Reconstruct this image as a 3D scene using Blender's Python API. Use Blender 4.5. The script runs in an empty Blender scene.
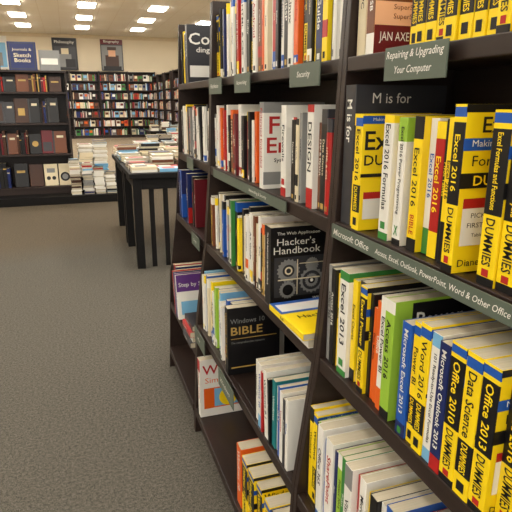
import bpy, bmesh, math, random
from mathutils import Matrix, Vector
random.seed(11)
sc = bpy.context.scene
try:
    sc.view_settings.view_transform = 'Standard'
except Exception:
    pass
col = sc.collection
H = 1.52

# ---------------------------------------------------------------- materials
C = {'k':(20,19,21),'w':(232,229,219),'y':(248,214,22),'r':(176,32,30),'o':(226,98,28),'n':(24,38,92),
     'b':(30,84,170),'lb':(120,178,214),'g':(58,132,60),'lg':(150,190,60),'c':(226,212,178),'br':(112,62,34),
     'gy':(134,134,132),'dg':(56,56,60),'p':(92,50,120),'pk':(214,120,120),'t':(24,120,124),'db':(66,38,24),
     'gd':(186,152,80),'mr':(104,26,34),'pe':(230,176,138)}
NM = {'k':'black','w':'white','y':'yellow','r':'red','o':'orange','n':'navy','b':'blue','lb':'light blue','g':'green',
      'lg':'lime green','c':'cream','br':'brown','gy':'grey','dg':'charcoal','p':'purple','pk':'pink','t':'teal',
      'db':'dark brown','gd':'gold','mr':'maroon','pe':'peach'}
def lin(c):
    return tuple(((v/255)/12.92 if v/255 <= 0.04045 else ((v/255+0.055)/1.055)**2.4) for v in c)
_m = {}
def mat(key, rgb, rough=.45, var=.12, scale=8, spec=.4, stretch=None, bump=0, dark=None):
    if key in _m: return _m[key]
    m = bpy.data.materials.new(key); m.use_nodes = True
    nt = m.node_tree; b = nt.nodes['Principled BSDF']
    l = lin(rgb)
    tc = nt.nodes.new('ShaderNodeTexCoord'); mp = nt.nodes.new('ShaderNodeMapping')
    nz = nt.nodes.new('ShaderNodeTexNoise'); mx = nt.nodes.new('ShaderNodeMix'); mx.data_type='RGBA'
    nt.links.new(tc.outputs['Object'], mp.inputs[0]); nt.links.new(mp.outputs[0], nz.inputs['Vector'])
    if stretch: mp.inputs['Scale'].default_value = stretch
    nz.inputs['Scale'].default_value = scale; nz.inputs['Detail'].default_value = 4
    d = lin(dark) if dark else tuple(v*(1-var) for v in l)
    mx.inputs[6].default_value = (*d, 1); mx.inputs[7].default_value = (*(tuple(min(1,v*(1+var*.4)) for v in l)), 1)
    nt.links.new(nz.outputs[0], mx.inputs[0]); nt.links.new(mx.outputs[2], b.inputs['Base Color'])
    b.inputs['Roughness'].default_value = rough
    b.inputs['Specular IOR Level'].default_value = spec
    if bump:
        bp = nt.nodes.new('ShaderNodeBump'); bp.inputs['Strength'].default_value = bump
        nt.links.new(nz.outputs[0], bp.inputs['Height']); nt.links.new(bp.outputs[0], b.inputs['Normal'])
    _m[key] = m
    return m
def cm(k): return mat('cover_'+NM[k].replace(' ','_'), C[k], rough=.36)
def ink(k): return mat('ink_'+NM[k].replace(' ','_'), C[k], rough=.6, var=.02)
M_wood = mat('espresso_wood', (50,36,31), rough=.4, stretch=(6,1,14), scale=5, dark=(30,21,18))
M_black = mat('black_painted_wood', (15,13,13), rough=.6, scale=10, spec=.2)
M_pages = mat('paper_pages', (212,202,178), rough=.9, stretch=(1,60,1), scale=14, dark=(168,156,130))
M_label = mat('olive_label_card', (88,98,86), rough=.45)
M_ltext = ink('w')
M_paint = mat('beige_wall_paint', (226,212,184), rough=.9, var=.05, scale=1.5)

def carpet():
    m = bpy.data.materials.new('speckled_carpet'); m.use_nodes = True
    nt = m.node_tree; N = nt.nodes; L = nt.links; b = N['Principled BSDF']
    tc = N.new('ShaderNodeTexCoord')
    n1 = N.new('ShaderNodeTexNoise'); n1.inputs['Scale'].default_value = 210; n1.inputs['Detail'].default_value = 2
    n2 = N.new('ShaderNodeTexNoise'); n2.inputs['Scale'].default_value = .7; n2.inputs['Detail'].default_value = 3
    n3 = N.new('ShaderNodeTexNoise'); n3.inputs['Scale'].default_value = 75; n3.inputs['Detail'].default_value = 5
    for n in (n1,n2,n3): L.new(tc.outputs['Object'], n.inputs['Vector'])
    r = N.new('ShaderNodeValToRGB'); r.color_ramp.elements[0].position=.36; r.color_ramp.elements[1].position=.66
    r.color_ramp.elements[0].color=(*lin((54,52,47)),1); r.color_ramp.elements[1].color=(*lin((112,107,97)),1)
    av = N.new('ShaderNodeMath'); av.operation='MULTIPLY_ADD'; av.inputs[1].default_value=.6
    mm = N.new('ShaderNodeMath'); mm.operation='MULTIPLY'; mm.inputs[1].default_value=.4
    L.new(n3.outputs[0], mm.inputs[0]); L.new(n1.outputs[0], av.inputs[0]); L.new(mm.outputs[0], av.inputs[2])
    L.new(av.outputs[0], r.inputs[0])
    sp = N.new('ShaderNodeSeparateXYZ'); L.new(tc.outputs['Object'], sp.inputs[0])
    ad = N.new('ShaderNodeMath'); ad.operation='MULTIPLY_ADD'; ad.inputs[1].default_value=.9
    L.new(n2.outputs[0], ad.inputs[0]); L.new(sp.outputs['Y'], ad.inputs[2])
    mr = N.new('ShaderNodeMapRange'); mr.inputs[1].default_value=6.0; mr.inputs[2].default_value=6.7
    L.new(ad.outputs[0], mr.inputs[0])
    mx = N.new('ShaderNodeMix'); mx.data_type='RGBA'; mx.blend_type='MULTIPLY'
    mx.inputs[7].default_value=(1.0,.88,.75,1); L.new(mr.outputs[0], mx.inputs[0]); L.new(r.outputs[0], mx.inputs[6])
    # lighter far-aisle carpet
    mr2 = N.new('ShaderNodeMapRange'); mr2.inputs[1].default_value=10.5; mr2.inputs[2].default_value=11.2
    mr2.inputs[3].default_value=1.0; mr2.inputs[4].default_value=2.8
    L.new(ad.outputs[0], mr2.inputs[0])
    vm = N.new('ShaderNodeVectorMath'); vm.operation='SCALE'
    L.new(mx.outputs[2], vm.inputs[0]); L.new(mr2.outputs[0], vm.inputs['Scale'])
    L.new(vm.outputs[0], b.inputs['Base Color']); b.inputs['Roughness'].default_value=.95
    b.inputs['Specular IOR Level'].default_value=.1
    bp = N.new('ShaderNodeBump'); bp.inputs['Strength'].default_value=.35; bp.inputs['Distance'].default_value=.006
    L.new(av.outputs[0], bp.inputs['Height']); L.new(bp.outputs[0], b.inputs['Normal'])
    return m
def ceil_mat():
    m = bpy.data.materials.new('ceiling_tile'); m.use_nodes = True
    nt = m.node_tree; N = nt.nodes; L = nt.links; b = N['Principled BSDF']
    tc = N.new('ShaderNodeTexCoord'); br = N.new('ShaderNodeTexBrick')
    L.new(tc.outputs['Object'], br.inputs['Vector'])
    br.offset=0; br.inputs['Scale'].default_value=1; br.inputs['Brick Width'].default_value=.6
    br.inputs['Row Height'].default_value=.6; br.inputs['Mortar Size'].default_value=.010
    br.inputs['Color1'].default_value=(*lin((252,246,232)),1); br.inputs['Color2'].default_value=(*lin((250,243,228)),1)
    br.inputs['Mortar'].default_value=(*lin((240,230,212)),1)
    L.new(br.outputs[0], b.inputs['Base Color']); b.inputs['Roughness'].default_value=.95
    return m
def emis(name, c, s):
    m = bpy.data.materials.new(name); m.use_nodes=True; nt=m.node_tree
    b = nt.nodes['Principled BSDF']; b.inputs['Base Color'].default_value=(*c,1)
    b.inputs['Emission Color'].default_value=(*c,1); b.inputs['Emission Strength'].default_value=s
    return m

# ---------------------------------------------------------------- mesh helpers
class MB:
    def __init__(s): s.v=[]; s.f=[]; s.mi=[]; s.mats=[]
    def m(s, mt):
        if mt not in s.mats: s.mats.append(mt)
        return s.mats.index(mt)
    def box(s,x0,x1,y0,y1,z0,z1,mt):
        i=len(s.v); k=s.m(mt)
        s.v += [(x0,y0,z0),(x1,y0,z0),(x1,y1,z0),(x0,y1,z0),(x0,y0,z1),(x1,y0,z1),(x1,y1,z1),(x0,y1,z1)]
        for f in ((0,3,2,1),(4,5,6,7),(0,1,5,4),(1,2,6,5),(2,3,7,6),(3,0,4,7)):
            s.f.append(tuple(i+a for a in f)); s.mi.append(k)
    def quad(s,pts,mt):
        i=len(s.v); s.v+=pts; s.f.append(tuple(range(i,i+len(pts)))); s.mi.append(s.m(mt))
    def mesh(s,name,fix=False):
        me=bpy.data.meshes.new(name); me.from_pydata(s.v,[],s.f)
        for mt in s.mats: me.materials.append(mt)
        me.polygons.foreach_set('material_index', s.mi); me.update()
        if fix:
            b=bmesh.new(); b.from_mesh(me); bmesh.ops.recalc_face_normals(b,faces=b.faces); b.to_mesh(me); b.free()
        return me
def obj(name, me, parent=None, loc=None, label=None, cat=None, group=None, kind=None, bevel=0):
    o=bpy.data.objects.new(name, me); col.objects.link(o)
    if parent: o.parent=parent
    if loc: o.location=loc
    if label: o['label']=label
    if cat: o['category']=cat
    if group: o['group']=group
    if kind: o['kind']=kind
    if bevel:
        b=o.modifiers.new('bevel','BEVEL'); b.width=bevel; b.segments=2; b.limit_method='ANGLE'
    return o
def boxobj(name,x0,x1,y0,y1,z0,z1,mt,**kw):
    b=MB(); b.box(x0,x1,y0,y1,z0,z1,mt); return obj(name,b.mesh(name),**kw)

# text --------------------------------------------------------------------
_t={}
def text_raw(s, shear=0, bold=.012):
    k=(s,shear,bold)
    if k in _t: return _t[k]
    cu=bpy.data.curves.new('t','FONT'); cu.body=s; cu.resolution_u=2; cu.shear=shear; cu.offset=bold
    o=bpy.data.objects.new('t',cu); col.objects.link(o)
    bpy.context.view_layer.update()
    me=bpy.data.meshes.new_from_object(o.evaluated_get(bpy.context.evaluated_depsgraph_get()))
    vs=[(v.co.x,v.co.y) for v in me.vertices]; fs=[tuple(p.vertices) for p in me.polygons]
    bpy.data.objects.remove(o); bpy.data.curves.remove(cu); bpy.data.meshes.remove(me)
    if not vs: vs=[(0,0),(1,0),(1,1)]; fs=[(0,1,2)]
    x0=min(a for a,_ in vs); x1=max(a for a,_ in vs); y0=min(a for _,a in vs); y1=max(a for _,a in vs)
    vs=[(a-(x0+x1)/2,b-(y0+y1)/2) for a,b in vs]
    _t[k]=(vs,fs,x1-x0,y1-y0); return _t[k]
def text_mesh(s,L,Hh,fn,mt,shear=0,bold=.012,smax=1.2,smin=.62):
    vs,fs,w,h=text_raw(s,shear,bold)
    sx=L/w; sy=Hh/h
    if sx>sy*smax: sx=sy*smax
    if sx<sy*smin: sy=sx/smin
    me=bpy.data.meshes.new('lettering'); me.from_pydata([fn(a*sx,b*sy) for a,b in vs],[],fs)
    me.materials.append(mt); me.update(); return me

# ---------------------------------------------------------------- books
_bm={}
def book_parts(T,h,D,base,bands,spine,front,hard):
    key=(T,h,D,base,bands,spine,front,hard)
    if key in _bm: return _bm[key]
    c=.0028 if hard else .0012; q=T/2
    if hard:
        out=[(D,q),(.009,q),(.006,q-.0012),(.003,q),(0.0005,q-.002),(-.002,0),(0.0005,-q+.002),(.003,-q),(.006,-q+.0012),(.009,-q),(D,-q)]
        inn=[(D,q-c),(.009,q-c),(.007,q-c-.001),(.005,q-c),(c+.0005,q-c-.001),(c,0),(c+.0005,-q+c+.001),(.005,-q+c),(.007,-q+c+.001),(.009,-q+c),(D,-q+c)]
    else:
        out=[(D,q),(.0016,q),(.0004,q-.0006),(0,q-.002),(0,-q+.002),(.0004,-q+.0006),(.0016,-q),(D,-q)]
        inn=[(D,q-c),(.0022,q-c),(.0018,q-c-.0002),(c,q-c-.001),(c,-q+c+.001),(.0018,-q+c+.0002),(.0022,-q+c),(D,-q+c)]
    zs=sorted(set([0.0,1.0]+[b[0] for b in bands]+[b[1] for b in bands]))
    mb=MB(); n=len(out); lv=[]
    for z in zs:
        i=len(mb.v); mb.v+=[(x,y,z*h) for x,y in out]+[(x,y,z*h) for x,y in inn]; lv.append(i)
    bm_=mb.m(cm(base))
    for a in range(len(zs)-1):
        zc=(zs[a]+zs[a+1])/2; kc=base; wrap=False
        for b in bands:
            if b[0]<zc<b[1]: kc=b[2]; wrap=len(b)>3
        k=mb.m(cm(kc)); i,j=lv[a],lv[a+1]
        for e in range(n-1):
            sp = 0<e<n-2 
            mb.f.append((i+e,i+e+1,j+e+1,j+e)); mb.mi.append(k if (sp or wrap) else bm_)
            mb.f.append((i+n+e+1,i+n+e,j+n+e,j+n+e+1)); mb.mi.append(bm_)
        for e in (0,n-1):
            f=(i+e,j+e,j+n+e,i+n+e); mb.f.append(f if e==0 else f[::-1]); mb.mi.append(bm_)
    i=lv[0]; j=lv[-1]
    for e in range(n-1):
        mb.f.append((i+e+1,i+e,i+n+e,i+n+e+1)); mb.mi.append(bm_)
        mb.f.append((j+e,j+e+1,j+n+e+1,j+n+e)); mb.mi.append(bm_)
    cov=mb.mesh('book_cover',fix=True)
    ins=.003 if hard else .0006
    pb=MB(); pb.box(c+.0008,D-(.004 if hard else .0008),-q+c+.0002,q-c-.0002,ins,h-ins,M_pages)
    parts=[('pages',pb.mesh('pages'))]
    for s in spine:   # (text,z0,z1,hfrac,color,orient)
        tx,z0,z1,hf,kc,ori=s; zc=(z0+z1)/2*h; L=(z1-z0)*h; e=-.0008-(.002 if hard else 0)
        if ori=='v': me=text_mesh(tx,L,T*hf,lambda a,b:(e,-b,zc-a),ink(kc))
        elif ori=='h': me=text_mesh(tx,T*hf,L,lambda a,b:(e,-a,zc+b),ink(kc),smin=.55)
        else:
            b=MB(); w=T*hf/2; b.quad([(e*.6,w,z0*h),(e*.6,-w,z0*h),(e*.6,-w,z1*h),(e*.6,w,z1*h)],ink(kc)); me=b.mesh('spine_emblem')
        parts.append(('spine_title' if ori in 'vh' else 'spine_emblem',me))
    for ii,s in enumerate(front):   # (kind,text,x0,x1,z0,z1,color)
        kd,tx,x0,x1,z0,z1,kc=s
        y=-q-.0004-.00012*ii
        if kd=='t':
            xc=(x0+x1)/2*D; zc=(z0+z1)/2*h
            me=text_mesh(tx,(x1-x0)*D,(z1-z0)*h,lambda a,b:(xc+a,y,zc+b),ink(kc),bold=.0 if len(tx)>7 else .012); nm='cover_title'
        elif kd=='d':   # disc / toothed wheel picture element
            xc=(x0+x1)/2*D; zc=(z0+z1)/2*h; rr=(x1-x0)*D/2
            b=MB(); N=36
            b.quad([(xc+rr*(1.0 if (tx=='' or i%2) else .86)*math.cos(2*math.pi*i/N),y,zc+rr*(1.0 if (tx=='' or i%2) else .86)*math.sin(2*math.pi*i/N)) for i in range(N)],cm(kc)); me=b.mesh('cover_picture'); nm='cover_picture'
        else:
            b=MB(); b.quad([(x0*D,y,z0*h),(x1*D,y,z0*h),(x1*D,y,z1*h),(x0*D,y,z1*h)],cm(kc)); me=b.mesh('cover_panel'); nm='cover_panel'
        parts.append((nm,me))
    _bm[key]=(cov,parts); return _bm[key]

NB=[0]
def book(mtx,spec,group,label=None,name='book',where=''):
    T,h,D,base,bands,spine,front,hard=spec
    cov,parts=book_parts(*spec)
    NB[0]+=1
    o=obj(name,cov); o.matrix_world=mtx
    if not label:
        label=f"{NM[base]} {'hardcover' if hard else 'paperback'} book"
        if bands: label+=f" with {NM[bands[0][2]]} spine band"
        label+=where or ' standing on shelf'
    o['label']=label; o['category']='book'; o['group']=group
    for nm,me in parts:
        c=obj(nm,me,parent=o)
    return o

def S(T,h,base,title='',tc='k',bands=(),spine=(),front=(),D=None,hard=False,tz=(.25,.93),hf=.48):
    sp=list(spine)
    if title: sp.insert(0,(title,tz[0],tz[1],hf,tc,'v'))
    return (T,h,D or round(h*.78,3),base,tuple(bands),tuple(sp),tuple(front),hard)
def dum(T,title,top='k',h=.235,cover='Excel',tc=None):
    """yellow-and-black beginner guide"""
    fr=(('p','',.0,1,.955,1,'k'),('t',cover,.05,.66,.84,.93,'k'),('p','',.0,1,.74,.81,'b'),
        ('t','Making Everything Easier',.04,.96,.75,.80,'w'),('t','Formulas',.05,.62,.65,.71,'k'),('p','',.0,1,.52,.61,'k'),('t','DUMMIES',.05,.72,.535,.595,'y'),
        ('p','',.05,.55,.17,.46,'w'),('p','',.05,.55,.40,.46,'r'),('t','PICK THE',.09,.45,.34,.37,'k'),('t','FIRST BOOK',.09,.48,.28,.31,'k'),('t','Tables, charts',.09,.48,.22,.245,'k'),
        ('p','',.60,.96,.12,.46,'k'),('t','Diane Koers',.05,.5,.04,.085,'k'))
    if top=='k':
        return S(T,h,'y',title,tc or 'y',bands=((.42,.90,'k'),(.93,.985,'b'),(.0,.05,'k')),tz=(.45,.88),hf=.46,
          spine=(('DUMMIES',.12,.40,.52,'k','v'),('',.055,.10,.4,'r','e')),front=fr)
    fr2=(('t',cover,.04,.66,.70,.86,'k'),('p','',.0,1,.92,.985,'b'),('t','DUMMIES',.04,.8,.57,.66,'k'),
         ('t','Making Everything Easier',.04,.8,.935,.97,'w'),('p','',.05,.6,.1,.34,'w'),('p','',.05,.6,.28,.34,'r'),('p','',.0,1,.47,.50,'k'))
    return S(T,h,'y',title,tc or 'k',bands=((.90,.97,'b'),(.16,.40,'k')),tz=(.43,.88),hf=.52,
          spine=(('DUMMIES',.175,.385,.48,'y','v'),('',.04,.11,.5,'k','e')),front=fr2)

FX=[(0,.445),(.13,.452),(.565,.472),(.92,.52),(1.246,.547),(1.59,.56),(1.90,.572)]
def fx(z):
    for (a,xa),(b,xb) in zip(FX,FX[1:]):
        if z<=b: return xa+(xb-xa)*(z-a)/(b-a)
    return FX[-1][1]
TOP={1:1.608,2:1.260,3:.927,4:.550,5:.130,6:.410}
def place(y,row,specs,group,rec=(.012,.028)):
    z=TOP[row]
    for s in specs:
        if isinstance(s,(int,float)): y-=s; continue
        rr=None
        if isinstance(s,tuple) and len(s)==2: s,rr=s
        r=random.uniform(*rec) if rr is None else rr
        T=s[0]; r=min(r,.825-fx(z)-s[2])
        book(Matrix.Translation((fx(z)+r,y-T/2,z+.0024)),s,group)
        y-=T+.0010
    return y
def lean(y,row,specs,group,deg,rec=.01):
    """books leaning back on whatever stands at y"""
    a=math.radians(deg); z=TOP[row]
    y-=specs[0][1]*math.sin(a)+.001
    for s in specs:
        T=s[0]
        m=Matrix.Translation((fx(z)+rec,y,z+.0024))@Matrix.Rotation(-a,4,'X')@Matrix.Translation((0,-T/2,0))
        book(m,s,group,label=f'{NM[s[3]]} paperback book leaning on its neighbour'); y-=(T+.001)/math.cos(a)
    return y
def fill(y0,y1,row,seq,titles,group,h=(.205,.245),t=(.015,.036),rec=(.010,.034)):
    y=y0; i=0
    while True:
        T=round(random.uniform(*t),3)
        if y-T-.001<y1: break
        c=seq[i%len(seq)]; ti=titles[i%len(titles)]; hh=round(random.uniform(*h),3)
        if c=='D': s=dum(max(T,.024),ti,random.choice('ky'),h=.235)
        else:
            darkc=c in('k','n','b','r','br','g','dg','p','t','db','mr')
            tc=random.choice(['w','w','y','c']) if darkc else random.choice(['k','k','r','n'])
            bc=random.choice([x for x in ('k','w','r','b','o','y','dg') if x!=c])
            v=random.random()
            if v<.35: bands=((round(random.uniform(.0,.04),2),round(random.uniform(.1,.2),2),bc),)
            elif v<.6: bands=((.86,1.0,bc,1),)
            elif v<.75: bands=((.2,.34,bc),(.93,1.0,random.choice(['k','w','r']))) 
            else: bands=()
            s=S(T,hh,c,ti,tc,bands=bands,tz=(.36 if v>.6 else .24,.84),hf=random.choice([.32,.42,.52]),
                spine=(('',.03,.085,.45,'w' if bands and bands[0][1]<.3 and bc!='w' else ('k' if not darkc else 'gd'),'e'),),hard=random.random()<.15)
        if y-s[0]-.001<y1: break
        y=place(y,row,[s],group,rec); i+=1
    return y

# ---------------------------------------------------------------- room
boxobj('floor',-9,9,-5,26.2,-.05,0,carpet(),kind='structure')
boxobj('ceiling',-9,9,-5,26.2,4.3,4.35,ceil_mat(),kind='structure')
boxobj('wall_back',-9,9,26.0,26.2,0,4.3,M_paint,kind='structure')
boxobj('wall_left',-9.1,-9,-5,26.2,0,4.3,M_paint,kind='structure')
boxobj('wall_right',9,9.1,-5,26.2,0,4.3,M_paint,kind='structure')
boxobj('trim_1',-9,9,25.95,26.0,4.16,4.3,mat('trim_paint',(214,196,164),rough=.7),kind='structure')

M_em=emis('fluorescent_diffuser',(1,.94,.85),27)
M_fr=mat('light_frame_metal',(230,226,214),rough=.5)
fb=MB(); fb.box(-.28,.28,-.46,-.42,-.012,0,M_fr); fb.box(-.28,.28,.42,.46,-.012,0,M_fr)
fb.box(-.28,-.24,-.42,.42,-.012,0,M_fr); fb.box(.24,.28,-.42,.42,-.012,0,M_fr)
frm=fb.mesh('light_frame'); db_=MB(); db_.box(-.239,.239,-.419,.419,-.035,-.003,M_em); dif=db_.mesh('diffuser')
for x in (-5.5,-3.4,-1.3,.8,2.9,5.0):
    for k in range(11):
        y=23.3-2.6*k
        o=obj('ceiling_light',frm,loc=(x,y,4.3),label='recessed rectangular fluorescent ceiling light panel, lit',cat='ceiling light',group='lit panels in the ceiling')
        obj('diffuser',dif,parent=o)

# ---------------------------------------------------------------- main bookcases
SH=[(1,1.585,1.608),(2,1.230,1.260),(3,.897,.927),(4,.520,.550)]
def bookcase(y0,y1,label,shelves=SH):
    e=obj('bookcase',None,loc=(.65,(y0+y1)/2,0),label=label,cat='bookcase'); cx,cy=.65,(y0+y1)/2
    prof=[(x,z) for z,x in FX]+[(.85,1.90),(.85,0)]
    for ya in (y0,y1-.018):
        mb=MB(); n=len(prof); mb.m(M_wood)
        mb.v=[(x-cx,ya-cy,z) for x,z in prof]+[(x-cx,ya+.018-cy,z) for x,z in prof]
        mb.f=[tuple(range(n)),tuple(range(2*n-1,n-1,-1))]+[(i,(i+1)%n,(i+1)%n+n,i+n)[::-1] for i in range(n)]
        mb.mi=[0]*len(mb.f)
        obj('side_panel',mb.mesh('side_panel',fix=True),parent=e,bevel=.0015)
    a,b=y0+.0185-cy,y1-.0185-cy
    boxobj('back_panel',.832-cx,.849-cx,a,b,.10,1.90,M_wood,parent=e)
    for r,z0,z1 in shelves:
        x=fx(z1)
        mb=MB(); mb.box(x+.021-cx,.8315-cx,a,b,z0+.004,z1,M_wood); mb.box(x+.001-cx,x+.0205-cx,a,b,z0-.004,z1+.002,M_wood)
        obj('shelf',mb.mesh('shelf'),parent=e,bevel=.002)
    mb=MB(); mb.box(.447-cx,.8315-cx,a,b,.095,.130,M_wood); mb.box(.475-cx,.50-cx,a,b,0,.0945,M_wood)
    obj('plinth',mb.mesh('plinth'),parent=e,bevel=.002)
    return e
bookcase(0.0,1.09,'dark wood bookcase packed with office software guides')
bookcase(1.091,2.25,'dark wood bookcase of computer security and programming books')
bookcase(2.251,2.95,'narrow dark wood end bookcase with a few computer books',SH[:3]+[(6,.380,.410)])

def strip(y0,y1,z0,z1,texts,label,dx=.006,name='shelf_label_strip',group='labels clipped to shelf edges'):
    x=fx((z0+z1)/2)-dx
    yc,zc=(y0+y1)/2,(z0+z1)/2
    mb=MB(); mb.box(-.0015,.0015,-(y1-y0)/2,(y1-y0)/2,-(z1-z0)/2,(z1-z0)/2,M_label)
    o=obj(name,mb.mesh(name),loc=(x,yc,zc),label=label,cat='sign',group=group,bevel=.0007)
    for t,ya,yb,hz,zo in texts:
        yy=(ya+yb)/2-yc
        obj('lettering',text_mesh(t,abs(ya-yb),hz,lambda a,b:(-.0024,yy-a,zo+b),M_ltext,shear=.25,bold=.004,smax=1.3,smin=.6),parent=o)
    return o
L1='olive shelf edge strip with white lettering'
strip(.10,1.068,1.228,1.259,[('Microsoft Office',1.058,.905,.014,0),('Access, Excel, Outlook, PowerPoint, Word & Other Office',.88,.53,.0125,0)],L1)
strip(1.35,2.15,1.228,1.259,[('Networking & Security',1.78,1.40,.013,0)],L1)
T1='small olive card sign hanging from shelf edge'
def tag(y0,y1,z0,z1,tx,**k): strip(y0,y1,z0,z1,tx,T1,dx=.014,name='hanging_shelf_sign',**k)
strip(.725,.90,1.556,1.612,[('Repairing & Upgrading',.893,.732,.016,.013),('Your Computer',.865,.76,.016,-.012)],'olive card sign about computer repair on shelf edge',dx=.012,name='hanging_shelf_sign')
tag(1.17,1.35,1.556,1.610,[('Security',1.30,1.22,.018,0)])
tag(1.68,1.85,1.550,1.610,[('Networking',1.83,1.70,.016,0)])
tag(2.02,2.21,1.550,1.610,[('Hardware',2.18,2.06,.016,0)])
tag(2.29,2.45,.877,.934,[('Design',2.42,2.32,.016,0)])
tag(2.03,2.22,.490,.558,[('Mac',2.17,2.09,.016,0)])
tag(1.60,1.80,.486,.558,[('Windows',1.77,1.64,.018,0)])
tag(2.50,2.64,1.210,1.264,[])

# ---- bay 1 (nearest)
g='books on upper shelf of the nearest bookcase'
place(1.068,1,[S(.032,.24,'c','Building a PC','k'),S(.026,.235,'pe','Hardware','k',bands=((0,.15,'w'),)),
  (S(.030,.235,'br','SuperSpeed USB','w',bands=((.0,.16,'w'),),
     front=(('p','',0,1,.02,.40,'pe'),('t','USB Complete',.08,.9,.55,.7,'w'),('t','SuperSpeed',.08,.9,.44,.52,'w'),('t','SuperSpeed',.08,.75,.33,.38,'br'),('t','SuperSpeed',.08,.75,.26,.31,'br'),('p','',0,1,.0,.22,'mr'),('t','JAN AXELSON',.06,.66,.08,.17,'w'))),.006),
  .088,
  dum(.026,'Building a PC','y'),dum(.026,'Computers','y'),dum(.028,'PCs','y'),dum(.026,'Upgrading PCs','k'),dum(.028,'Laptops','y'),dum(.03,'Macs','y'),dum(.026,'iPad','y'),dum(.03,'PCs All-in-One','y'),dum(.026,'Upgrading PCs','k'),dum(.028,'Laptops','k'),dum(.03,'Macs','k'),dum(.03,'PCs','k')],g)
g='books on middle shelf of the nearest bookcase'
place(1.068,2,[
  (S(.044,.292,'dg','M is for','w',tz=(.6,.9),D=.22,front=(('t','M is for',.18,.6,.875,.945,'w'),('t','Microsoft',.18,.75,.70,.76,'w'))),.012),
  (S(.022,.235,'y','Excel','k',bands=((.5,.9,'k'),)),.012),
  (dum(.028,'Excel 2016','y',cover='Excel'),.002),.062,
  (S(.032,.235,'w','Excel 2016 Formulas','k',bands=((.0,.06,'g'),(.94,1.0,'y',1)),hf=.50,spine=(('',.09,.15,.5,'g','e'),)),.012),
  S(.014,.225,'y','Excel Tips','k'),
  S(.026,.232,'w','Excel 2016 Power Programming','k',bands=((.82,1.0,'lg',1),(0,.05,'k')),hf=.45,spine=(('X',.08,.16,.5,'g','h'),)),
  S(.018,.235,'k','Excel Macros','y',hf=.5),
  (S(.026,.235,'y','Excel 2016','k',bands=((.84,1,'k'),(.0,.1,'k')),hf=.55,tz=(.3,.82),spine=(('BIBLE',.13,.28,.45,'r','v'),)),.014),
  S(.022,.232,'w','Excel 2016','b',bands=((0,.2,'g'),)),
  S(.024,.228,'r','Excel 2016','y',bands=((.0,.2,'y'),(.88,1,'y')),tz=(.24,.86),hf=.55),
  S(.014,.232,'k','Pivot Tables','y'),
  S(.018,.235,'y','Excel 2016','k',bands=((0,.3,'k'),)),
  (S(.014,.225,'w','Excel','g'),.02),
  (dum(.026,'Excel 2016','k',cover='Excel',h=.255),-.004),.044,
  (dum(.034,'Excel Formulas and Functions','k',h=.248),.006),(dum(.034,'Excel Data Analysis','k',h=.24),.010),dum(.034,'Excel 2013','k'),dum(.03,'Excel VBA','y'),dum(.034,'Excel Dashboards','k'),dum(.034,'Excel','y')],g)
g='books on lower middle shelf of the nearest bookcase'
place(1.068,3,[
  S(.020,.235,'gy','Office 365','k'),S(.020,.232,'k','Access 2016','w'),S(.012,.225,'y','Access','k'),S(.010,.22,'w','Tips','k'),
  (S(.040,.243,'w','Excel 2013','k',bands=((0,.06,'g'),(.92,1,'g',1)),hf=.5,spine=(('',.09,.16,.5,'g','e'),)),.010),
  (S(.020,.232,'y','Excel Charts','k',bands=((0,.12,'k'),)),.02),
  S(.024,.235,'dg','POWER PIVOT','w',bands=((0,.12,'w'),(.3,.36,'g')),hf=.5,tz=(.4,.95)),
  (dum(.026,'Excel Power','k'),.012),S(.012,.225,'k','DAX','y'),
  S(.014,.20,'o','Data Models','k'),
  (S(.020,.22,'o','Office','w'),.02),
  (S(.024,.238,'w','Excel Power BI','k',bands=((0,.2,'o'),)),.014),
  (S(.030,.243,'lg','Access 2016','k',bands=((0,.08,'k'),(.90,1,'w')),hf=.48,D=.19,front=(('p','',.2,1,.6,.98,'k'),('t','Power',.25,.8,.78,.9,'w'))),.008),
  .018,S(.010,.21,'w','Notes','k'),(S(.028,.222,'b','Microsoft Excel 2013','w',hf=.42,tz=(.2,.95),bands=((0,.12,'n'),),spine=(('',.02,.08,.4,'g','e'),)),.006),
  (dum(.022,'Power BI','y',h=.232),.01),
  (dum(.028,'Word 2016','y',h=.24),.006),
  (S(.024,.235,'w','101 Ready-to-Use Excel Formulas','k',bands=((0,.1,'lb'),(.9,1,'lb')),tz=(.12,.88),hf=.4),.008),
  (S(.026,.23,'n','Microsoft Outlook 2013','w',hf=.42,tz=(.18,.95),bands=((0,.12,'r'),)),.004),
  (dum(.034,'Office 2010','k',h=.242),.004),
  (dum(.034,'Data Science','y',h=.242),.004),
  (dum(.034,'Office 2013','k',h=.242),.004),
  dum(.036,'Office 2016','k'),dum(.034,'Outlook','y'),dum(.03,'PowerPoint','k')],g)
g='books on low shelf of the nearest bookcase'
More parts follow.
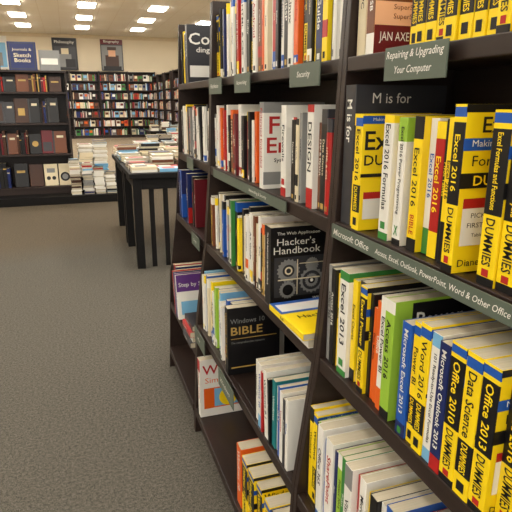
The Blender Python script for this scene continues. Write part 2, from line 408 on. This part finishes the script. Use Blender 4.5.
place(1.066,4,[
  S(.020,.255,'y','Windows 8','k',bands=((.85,1,'k'),)),dum(.024,'Windows','y',h=.25),S(.014,.24,'k','Setup','y'),S(.016,.25,'lg','Windows 7','k'),
  (S(.030,.255,'w','Office 365','k',bands=((0,.1,'b'),)),.012),S(.012,.235,'b','Teams','w'),(S(.036,.25,'w','SharePoint','r',D=.2),.012),S(.012,.24,'n','Flow','w'),
  S(.024,.245,'lg','Project 2016','k',bands=((.85,1,'w'),)),S(.018,.25,'g','Project','w'),(S(.030,.25,'w','Visio','k',bands=((.8,1,'gy'),)),.01),
  S(.016,.24,'r','Access','w'),S(.024,.25,'w','Microsoft Word','k'),S(.014,.23,'y','Word','k'),S(.026,.24,'k','PowerPoint','w'),S(.018,.24,'w','OneNote','p'),S(.028,.25,'b','SQL Server','w'),
  S(.028,.235,'r','Databases','w'),S(.034,.25,'w','Access','k'),dum(.034,'Access','k'),S(.02,.23,'o','Lists','w')],g)

# ---- bay 2
TT=['Java','Python','Security+','Networking','CISSP','Linux','Hacking','C++','JavaScript','Algorithms','Network+','A+ Guide','PHP & MySQL','Data Science','HTML & CSS','Ruby','Perl','Android','Cisco CCNA','Cloud','SQL','Unix','Agile','Swift']
g='books on top shelf of the second bookcase'
fill(2.228,1.112,1,['D','k','y','n','y','n','w','w','c','w','w','k','r','y','w','k','D','w','br','k','o','c','w','k','r','k','y','w','k','w','o','k'],TT,g,h=(.225,.27),t=(.015,.036))
g='books on second shelf of the second bookcase'
y=fill(2.228,1.595,2,['w','gy','k','w','o','r','w','r','w','k','c','br','r','mr','w','w','k','r'],TT[3:],g,h=(.20,.25),t=(.013,.032))
y=place(y,2,[(S(.036,.258,'w','Federated Embedded','r',D=.2,hf=.45,bands=((.88,1,'gy',1),),front=(('t','Fed',.05,.72,.64,.84,'r'),('t','Emb',.05,.72,.42,.60,'r'),('t','Systems',.06,.6,.30,.36,'k'),('p','',.0,1,.05,.2,'gy'))),.002),.120,
   (S(.036,.25,'w','Firewalls','dg',D=.19,bands=((0,.1,'r'),),spine=(('',.13,.2,.6,'r','e'),)),.012)],g)
y=fill(y,1.26,2,['gy','w','k','c'],TT[8:],g,t=(.016,.028))
y=place(y,2,[S(.024,.25,'k','SECURE','w'),(S(.036,.252,'w','DESIGN','k',hf=.6,tz=(.3,.9),bands=((0,.2,'r'),(.93,1,'r'))),.008)],g)
fill(y,1.112,2,['br','k','r','w'],TT[12:],g)
g='books on third shelf of the second bookcase'
y=fill(2.228,1.465,3,['w','y','br','c','w','k','gd','c','w','k','b','w','lb','k','gy','w','g','k','w','y','w','k','c','k','w'],TT[5:],g,h=(.19,.25),t=(.013,.032))
hb=(S(.05,.240,'k','The Web Application Hacker\'s Handbook','w',D=.19,
   front=(('t','The Web Application',.05,.88,.89,.94,'w'),('t','Hacker\'s ',.05,.80,.77,.86,'w'),('t','Handbook',.05,.84,.66,.75,'w'),
          ('p','',.06,.94,.10,.62,'dg'),('d','g',.10,.50,.28,.60,'gy'),('d','g',.48,.92,.12,.46,'gy'),('d','g',.14,.44,.08,.30,'gy'),('d','g',.58,.82,.40,.60,'gy'),('d','',.20,.40,.34,.54,'dg'),('d','g',.23,.37,.36,.52,'c'),('d','',.26,.34,.38,.50,'dg'),('d','',.54,.86,.16,.42,'dg'),('d','g',.58,.82,.2,.38,'gy'),('d','',.64,.76,.22,.36,'k'),('d','g',.67,.73,.22,.36,'w'),('d','',.2,.38,.1,.28,'k'),('p','',.12,.84,.32,.335,'c'),('p','',.44,.455,.12,.58,'c'),('p','',.48,.90,.52,.53,'c'),('t','WILEY',.72,.93,.03,.07,'w'))),.006)
y=place(y,3,[hb],g)
def lying(x,y,z,spec,ang,group,label):
    T=spec[0]
    m=Matrix.Translation((x,y,z+T/2+.0006))@Matrix.Rotation(ang,4,'Z')@Matrix.Rotation(-math.pi/2,4,'X')
    book(m,spec,group,label=label); return z+T+.001
z=.9292
z=lying(.515,1.125,z,S(.022,.235,'w','Hacking','k',D=.18),0,g,'white paperback lying flat on shelf')
z=lying(.500,1.122,z,S(.018,.225,'y','Kali','k',D=.18,front=(('p','',0,1,.62,1,'b'),('p','',.05,.95,.68,.92,'w'),('t','Hacking',.1,.9,.4,.52,'k'))),.03,g,'yellow and blue paperback lying flat on another book')
g='books on fourth shelf of the second bookcase'
y=fill(2.228,1.755,4,['w','lb','w','w','b','c','w','g','y','w','lg','w'],TT[2:],g,h=(.215,.265),t=(.014,.030))
y=place(y,4,[(S(.038,.262,'k','Windows 10 BIBLE','gd',D=.20,
   front=(('t','Windows 10',.05,.70,.77,.84,'gy'),('t','BIBLE',.06,.66,.60,.72,'gd'),('p','',.06,.94,.54,.55,'gd'),('t','The comprehensive resource',.06,.70,.46,.50,'gy'),('p','',.06,.94,.10,.12,'gd'))),.003)],g)
y=place(1.44,4,[S(.018,.205,'w','Windows 10','k'),S(.022,.20,'b','Surface','w',D=.16),(S(.028,.215,'w','Windows 10','b',D=.17,bands=((0,.2,'lb'),)),.006),(S(.014,.20,'r','Step by Step','w',D=.16),.004)],g)
y=lean(y,4,[S(.030,.215,'w','Windows 8.1','k',D=.17,front=(('p','',.05,.95,.6,.9,'lb'),)),S(.012,.20,'k','Tips','w',D=.15)],g,4,rec=.006)
place(y-.003,4,[(S(.026,.215,'t','Windows','w',D=.17),.012),S(.022,.205,'w','Mac OS','k'),(S(.018,.22,'b','OS X','w'),.01),(S(.022,.215,'w','Yosemite','r'),.008),(S(.018,.205,'dg','El Capitan','w'),.008),(S(.018,.215,'w','Sierra','b'),.008)],g)
g='books on bottom shelf of the second bookcase'
place(2.18,5,[(S(.04,.285,'w','Windows Simply','r',D=.22,bands=((.8,1,'r'),),front=(('t','Win',.06,.6,.74,.9,'r'),('t','Simplified',.06,.92,.56,.68,'o'),('p','',.08,.9,.14,.5,'o'),('p','',.3,.9,.16,.48,'lb'),('d','',.4,.8,.2,.42,'y'))),.002)],g)
y=place(1.58,5,[(S(.05,.24,'o','Windows 10','w',D=.19,front=(('p','',.1,.9,.15,.5,'k'),)),.008),.012,S(.018,.22,'w','Tips','k'),
   (dum(.056,'Windows 10',"k",cover='Windows',h=.245),.002),.012,(dum(.056,'Windows 8',"k",cover='Windows',h=.245),.002)],g)
y=lean(y,5,[dum(.050,'Windows','k',cover='Windows')],g,5)
place(y-.005,5,[(dum(.050,'Windows 7','y'),.01),S(.034,.23,'k','Windows Vista','y'),S(.034,.23,'w','Laptops','k')],g)

# ---- bay 3
g='books on top shelf of the end bookcase'
y=place(2.925,1,[S(.03,.24,'k','Linux','w'),S(.024,.25,'y','Code','k'),S(.03,.24,'w','Unix','k'),S(.026,.23,'n','Bash','w'),S(.03,.25,'k','Shell','w'),S(.022,.24,'w','Regex','k'),S(.022,.235,'k','Vim','w'),(S(.040,.262,'dg','Coding','w',D=.20,front=(('t','Co',.04,.55,.66,.86,'w'),('t','ding',.06,.7,.5,.62,'w'),('p','',.05,.9,.1,.3,'w'))),.002)],g)
g='books on second shelf of the end bookcase'
y=fill(2.926,2.50,2,['w','w','k','w','c','k','k','gy','w','k','w','w','k','w'],TT[7:],g,h=(.205,.25),t=(.018,.038))
y=lean(y,2,[S(.022,.235,'w','Web','k'),S(.026,.235,'k','Maya','w')],g,8)
fill(y-.004,2.272,2,['w','k','c'],TT[7:],g,h=(.205,.25),t=(.018,.038))
g='books on third shelf of the end bookcase'
place(2.925,3,[S(.03,.24,'b','Photo','w'),S(.03,.235,'n','Camera','w'),S(.03,.235,'r','Lens','w'),(S(.035,.25,'b','Photoshop','w',D=.2,front=(('p','',0,1,.5,1,'n'),)),.01),.06,S(.03,.235,'r','Light','w'),S(.03,.24,'n','InDesign','w'),(S(.03,.25,'n','Adobe','w',D=.21,front=(('p','',.0,1,.0,.32,'r'),('p','',.1,.9,.4,.9,'b'),('d','',.2,.7,.5,.8,'db'))),.01),.05,S(.03,.245,'k','Flash','r'),S(.026,.235,'mr','Web','w')],g)
g='books on low shelf of the end bookcase'
sbs=(('p','',0,1,.0,.45,'lb'),('t','Step by Step',.06,.94,.66,.8,'w'))
y=place(2.925,6,[S(.04,.23,'k','Excel','w'),S(.03,.24,'r','Word','w'),S(.03,.235,'n','Step by Step','w'),S(.024,.225,'k','Step by Step','w')],g)
y=lean(y,6,[S(.026,.235,'r','Step by Step','w',front=sbs),S(.026,.235,'n','Step by Step','w',front=sbs),S(.026,.235,'p','Step by Step','w',front=sbs),S(.030,.235,'w','Step by Step','k',front=(('p','',0,1,.62,1,'p'),('t','Step by Step',.06,.94,.70,.82,'w'),('p','',.1,.6,.1,.4,'lb')))],g,13,rec=-.006)
z=.4124
for i,k in enumerate(['dg','w','r','k']):
    z=lying(.446+.012*(i%2),2.285+.004*(i%2),z,S(.026,.175,k,'Guide','k' if k=='w' else 'w',D=.18),0,g,f'{NM[k]} paperback lying in a stack on shelf')

# ---------------------------------------------------------------- gift journal bookcase
def freestanding(x0,x1,yf,yb,h,levels,label,mt,name='bookcase'):
    cx,cy=(x0+x1)/2,(yf+yb)/2
    e=obj(name,None,loc=(cx,cy,0),label=label,cat='bookcase')
    for a in (x0,x1-.025): boxobj('side_panel',a-cx,a+.025-cx,yf-cy,yb-cy,0,h,mt,parent=e,bevel=.003)
    boxobj('back_panel',x0+.026-cx,x1-.026-cx,yb-.02-cy,yb-cy,.1,h,mt,parent=e)
    for z in levels: boxobj('shelf',x0+.026-cx,x1-.026-cx,yf+.004-cy,yb-.021-cy,z-.03,z,mt,parent=e,bevel=.003)
    boxobj('plinth',x0+.026-cx,x1-.026-cx,yf+.02-cy,yb-.021-cy,0,min(levels)-.031,mt,parent=e)
    return e
freestanding(-1.40,0.02,9.15,9.55,1.98,[.23,.74,1.21,1.67,1.979],'dark wood bookcase displaying leather journals',M_wood)
g='leather journals on the gift bookcase'
def face(x,z,w,h,k,yf,T=.03,front=(),tilt=.12,lbl=None,name='journal'):
    s=S(T,h,k,'',D=w,front=front,hard=True)
    m=Matrix.Translation((x,yf+T/2,z+.0045))@Matrix.Rotation(-tilt,4,'X')
    o=book(m,s,g,label=lbl or f'{NM[k]} leather-look journal standing face-out on shelf',name=name); o['category']='journal'
def spines(x0,x1,z,seq,yf,h=(.2,.3),t=(.02,.05)):
    x=x0;i=0
    while True:
        T=round(random.choice([t[0],(t[0]+t[1])/2,t[1]]),3)
        if x+T>x1: break
        hh=round(random.choice([h[0],(h[0]+h[1])/2,h[1]]),3)
        s=S(T,hh,seq[i%len(seq)],'',D=.2,hard=True,bands=((.75,.80,random.choice(['gd','dg','c'])),))
        m=Matrix.Translation((x+T/2,yf,z+.001))@Matrix.Rotation(math.pi/2,4,'Z')
        o=book(m,s,g,label=f'{NM[seq[i%len(seq)]]} hardcover journal with banded spine on shelf',name='journal'); o['category']='journal'
        x+=T+.002;i+=1
    return x
gf=(('p','',.05,.95,.04,.96,'dg'),('p','',.08,.92,.06,.94,'n'),('t','Journals &',.16,.84,.66,.78,'c'),('t','Sketch',.2,.8,.46,.60,'c'),('t','Books',.22,.78,.28,.42,'c'))
face(-1.30,1.979,.40,.36,'db',9.30)
face(-.78,1.979,.40,.41,'n',9.30,T=.04,front=gf,lbl='large navy display board standing atop bookcase')
face(-.35,1.979,.30,.30,'gy',9.32,T=.05,front=(('p','',.1,.9,.3,.6,'w'),),lbl='grey boxed journal standing atop bookcase')
deco=[(),(('p','',.2,.8,.6,.7,'gd'),),(('p','',.12,.88,.1,.9,'db'),),(('p','',.25,.75,.3,.6,'gd'),),(('p','',.0,.12,0,1,'dg'),('p','',.3,.8,.7,.8,'c')),(('d','',.25,.75,.3,.7,'gd'),),(('p','',.1,.9,.1,.5,'dg'),)]
def mixrow(z,cols,hmax,faces=(.14,.20)):
    x=-1.365
    while x<-.03:
        if random.random()<.5:
            w=round(random.uniform(*faces),2)
            if x+w>-.02: break
            face(x,z,w,round(random.uniform(.76,1)*hmax,2),random.choice(cols),9.21,T=.03,front=random.choice(deco)); x+=w+.005
        else:
            x=spines(x,min(x+random.uniform(.10,.20),-.02),z,random.sample(cols,min(4,len(cols))),9.18,h=(round(hmax*.76,2),round(hmax*.98,2)),t=(.018,.042))+.003
            if x>-.07: break
mixrow(1.67,['r','br','mr','db','br','k','gd'],.27)
mixrow(1.21,['k','k','dg','n','k','db'],.37)
mixrow(.74,['db','br','k','db','mr','k'],.37)
x=spines(-1.36,-.9,.23,['k','n','k'],9.18,h=(.3,.38),t=(.04,.06)); face(-.88,.23,.2,.36,'k',9.22,front=deco[1]); face(-.66,.23,.2,.34,'db',9.22)
face(-.44,.23,.2,.34,'c',9.22,front=(('p','',.2,.8,.6,.8,'gy'),('d','',.15,.45,.2,.5,'k'),('d','',.55,.85,.2,.5,'k'))); face(-.22,.23,.18,.34,'c',9.22,front=(('d','',.1,.9,.2,.6,'k'),('d','',.25,.75,.3,.5,'gy')))
boxobj('display_plinth',-1.5,.66,8.78,9.14,0,.12,M_black,label='low black plinth along the foot of bookcase',cat='plinth',bevel=.004)

# ---------------------------------------------------------------- tables with stacks
def table(x0,x1,y0,y1,h,label,slats=True,lw=.07):
    cx,cy=(x0+x1)/2,(y0+y1)/2
    e=obj('display_table',None,loc=(cx,cy,0),label=label,cat='table')
    boxobj('tabletop',x0-.03-cx,x1+.03-cx,y0-.03-cy,y1+.03-cy,h-.045,h,M_black,parent=e,bevel=.004)
    ap=MB(); 
    for a,b,c,d in ((x0+lw+.001,x1-lw-.001,y0+.02,y0+.04),(x0+lw+.001,x1-lw-.001,y1-.04,y1-.02),(x0+.02,x0+.04,y0+lw+.001,y1-lw-.001),(x1-.04,x1-.02,y0+lw+.001,y1-lw-.001)):
        ap.box(a-cx,b-cx,c-cy,d-cy,h-.15,h-.046,M_black)
    obj('apron',ap.mesh('apron'),parent=e)
    for a in (x0,x1-lw):
        for b in (y0,y1-lw): boxobj('leg',a-cx,a+lw-cx,b-cy,b+lw-cy,0,h-.0455,M_black,parent=e,bevel=.004)
    if slats:
        x=x0+lw+.07
        while x<x1-.11:
            boxobj('slat',x-cx,x+.045-cx,y0+.0405-cy,y0+.065-cy,.0,h-.0465,M_black,parent=e,bevel=.002); x+=.13
PALE=('w','w','c','w','c','gy','w','lb','c','r','w','br','k','w','db','n')
def lie_far(x,y,z,T,w,h,k,ang,group):
    s=S(T,h,k,'',D=w,front=(('p','',.12,.88,.35,.85,random.choice(['w','r','k','lb','c'])),))
    m=Matrix.Translation((x,y,z+T/2+.0005))@Matrix.Rotation(ang,4,'Z')@Matrix.Rotation(-math.pi/2,4,'X')@Matrix.Translation((-w/2,0,-h/2))
    book(m,s,group,label=f'{NM[k]} book lying in a stack on display table')
def stack(x,y,z,n,group):
    k=random.choice(PALE)
    for i in range(n):
        t=random.choice([.022,.030])
        if random.random()<.5: k=random.choice(PALE)
        lie_far(x+random.uniform(-.006,.006),y,z,t,.16,.23,k,math.pi/2,group); z+=t+.001
# massed distant stacks: one object, each book a cover + page block + cover
def mstack(mb,x,y,z,n,w=.21,d=.16):
    k=random.choice(PALE)
    for i in range(n):
        t=random.uniform(.014,.028)
        if random.random()<.35: k=random.choice(PALE)
        dx=random.uniform(-.014,.014); dy=random.uniform(-.008,.008); c=cm(k)
        x0,x1,y0,y1=x-w/2+dx,x+w/2+dx,y-d/2+dy,y+d/2+dy
        mb.box(x0,x1,y0,y1,z,z+.003,c); mb.box(x0+.002,x1-.002,y0+.003,y1-.003,z+.0031,z+t-.0031,M_pages)
        mb.box(x0,x1,y0,y1,z+t-.003,z+t,c)
        if random.random()<.6: mb.box(x0,x1,y0-.0005,y0+.0028,z+.0031,z+t-.0031,c)
        z+=t+.001
    mb.quad([(x0+.03,y0+.02,z),(x1-.03,y0+.02,z),(x1-.03,y1-.03,z),(x0+.03,y1-.03,z)],cm(random.choice(['r','k','lb','gd','n'])))
table(.50,1.35,4.98,5.92,.90,'black slatted display table stacked with books',lw=.075)
table(.50,1.35,6.02,7.0,.90,'second black display table stacked with books',slats=False,lw=.075)
g='stacked books on the black display tables'
for y in (5.10,5.32):
    for x,n in ((.62,2),(.87,1),(1.12,3)): stack(x,y,.90,n,g)
table(.10,.66,9.20,9.95,.34,'low black table piled with books beside journal bookcase',slats=False)
table(1.35,2.15,9.9,10.8,.72,'black display table covered in books',slats=False)
table(1.95,3.15,12.6,13.6,.72,'black display table in the middle aisle',slats=False)
table(2.2,3.4,16.0,17.2,.72,'distant black display table with books',slats=False)
mb=MB()
for y in (5.56,5.80): 
    for x in (.62,.87,1.12): mstack(mb,x,y,.9005,random.choice([2,3,5]))
for y in (6.14,6.36,6.60,6.86):
    for x in (.60,.84,1.08): mstack(mb,x,y,.9005,random.choice([2,4,5,7]))
obj('stacked_books',mb.mesh('stacked_books'),label='many mostly pale books stacked on black tables',cat='books',kind='stuff')
mb=MB()
for x,n in ((.21,24),(.44,27)): 
    mstack(mb,x,9.30,.3405,n); mstack(mb,x,9.55,.3405,n-3)
for x,n in ((.0,27),(.19,23),(.36,19),(.53,14)): mstack(mb,x+.02,8.96,.1205,n,w=.15)
obj('stacked_books',mb.mesh('stacked_books'),label='many pale books piled beside the journal bookcase',cat='books',kind='stuff')
mb=MB()
for x in (1.48,1.72,1.96):
    for y in (10.05,10.3,10.6): mstack(mb,x,y,.7205,random.choice([2,5,7,9]))
for x in (2.08,2.32,2.56,2.80,3.02):
    for y in (12.72,13.0,13.3): mstack(mb,x,y,.7205,random.choice([3,6,9]))
for x in (2.35,2.65,2.95,3.25): mstack(mb,x,16.2,.7205,random.choice([4,8,12])); mstack(mb,x,16.5,.7205,7)
obj('stacked_books',mb.mesh('stacked_books'),label='many books stacked on the middle aisle tables',cat='books',kind='stuff')

# ---------------------------------------------------------------- far bookcases with massed books
def far_books(x0,x1,yf,levels,gaps,name_label):
    mb=MB(); pal=['w','c','r','b','k','br','gy','w','n','g','o','w','mr','lb','db','c','k','c','br','gy','db','db','br']
    for z,gp in zip(levels,gaps):
        x=x0+.03
        while x<x1-.05:
            if random.random()<.22:
                w=random.uniform(.14,.18); h=min(gp-.06,.25); k=random.choice(pal)
                if x+w>x1-.03: break
                mb.box(x,x+w,yf+.05,yf+.08,z+.001,z+h,cm(k)); mb.box(x+.02,x+w-.02,yf+.046,yf+.0499,z+h*.45,z+h*.85,cm(random.choice(pal))); x+=w+.012
            else:
                w=random.uniform(.02,.04); h=min(gp-.05,random.uniform(.19,.31))
                if x+w>x1-.03: break
                mb.box(x,x+w,yf+.04,yf+.2,z+.001,z+h,cm(random.choice(pal))); x+=w+.001
    return obj('shelved_books',mb.mesh('shelved_books'),label=name_label,cat='books',kind='stuff')
lv=[.12,.50,.88,1.26,1.64,2.02,2.40]
x=-4.6
while x<3.0:
    freestanding(x,x+1.19,25.2,25.6,2.80,lv+[2.78],'tall dark wood wall bookcase full of books',M_wood)
    far_books(x,x+1.19,25.2,lv,[.36]*7,'many mixed books filling a far wall bookcase')
    x+=1.20
# run of bookcases facing the aisle, stepping back along its right side
lv2=[.12,.50,.88,1.26,1.64,2.02]
for yc in (24.0,22.5,20.8,19.1,17.4):
    e=freestanding(-.6,.6,-.2,.2,2.60,lv2+[2.58],'dark wood bookcase lining the far aisle',M_wood)
    b=far_books(-.6,.6,-.2,lv2,[.36]*6,'many mixed books filling an aisle bookcase')
    for q in (e,b): q.location=(3.75,yc,0); q.rotation_euler=(0,0,-math.pi/2)

# posters
def poster(x,w,z0,z1,bg,shapes,label):
    y=25.94
    mb=MB(); mb.box(-w/2,w/2,0,.02,0,z1-z0,cm(bg)); o=obj('wall_poster',mb.mesh('wall_poster'),loc=(x,y,z0),label=label,cat='poster')
    m2=MB()
    for i,(a,b,c,d,k) in enumerate(shapes):
        yy=-.004-.003*i; m2.quad([((a-.5)*w,yy,c*(z1-z0)),((b-.5)*w,yy,c*(z1-z0)),((b-.5)*w,yy,d*(z1-z0)),((a-.5)*w,yy,d*(z1-z0))],cm(k))
    obj('picture',m2.mesh('picture'),parent=o)
    return o
def ptext(o,t,w,z,hh,k):
    obj('lettering',text_mesh(t,w,hh,lambda a,b:(a,-.03,z+b),ink(k)),parent=o)
o=poster(-2.7,1.1,2.85,4.15,'w',[(.06,.94,.06,.80,'lb'),(.2,.5,.1,.6,'c'),(.55,.8,.1,.5,'gy')],'white poster with pale blue picture on wall')
o=poster(.1,1.0,2.85,4.15,'k',[(.06,.94,.05,.74,'dg'),(.2,.75,.1,.5,'gy'),(.35,.65,.5,.68,'c'),(.5,.9,.1,.35,'k')],'dark photographic poster on wall')
ptext(o,'Philosophy',.8,1.12,.15,'w')
o=poster(2.05,.95,2.85,4.15,'dg',[(0,1,.84,1,'mr'),(.04,.96,.03,.81,'gy'),(.2,.8,.03,.5,'db'),(.34,.66,.46,.72,'pe'),(.3,.7,.66,.76,'db'),(.1,.9,.03,.15,'k')],'tall portrait poster with dark red heading on wall')
ptext(o,'Biography',.75,1.20,.13,'w')

# ---------------------------------------------------------------- world + camera
w=bpy.data.worlds.new('world'); sc.world=w; w.use_nodes=True
w.node_tree.nodes['Background'].inputs[0].default_value=(1,.95,.87,1); w.node_tree.nodes['Background'].inputs[1].default_value=1.8
yaw,p=math.radians(18.6),math.radians(15.9)
F=Vector((math.sin(yaw)*math.cos(p),math.cos(yaw)*math.cos(p),-math.sin(p))); R=Vector((math.cos(yaw),-math.sin(yaw),0)); U=R.cross(F)
M=Matrix(((R.x,U.x,-F.x,0),(R.y,U.y,-F.y,0),(R.z,U.z,-F.z,H),(0,0,0,1)))
cd=bpy.data.cameras.new('camera'); cam=bpy.data.objects.new('camera',cd); col.objects.link(cam)
cd.sensor_width=36; cd.lens=540/512*36; cd.clip_start=.01; cd.clip_end=100
cam.matrix_world=M; sc.camera=cam
print('BOOKS',NB[0])
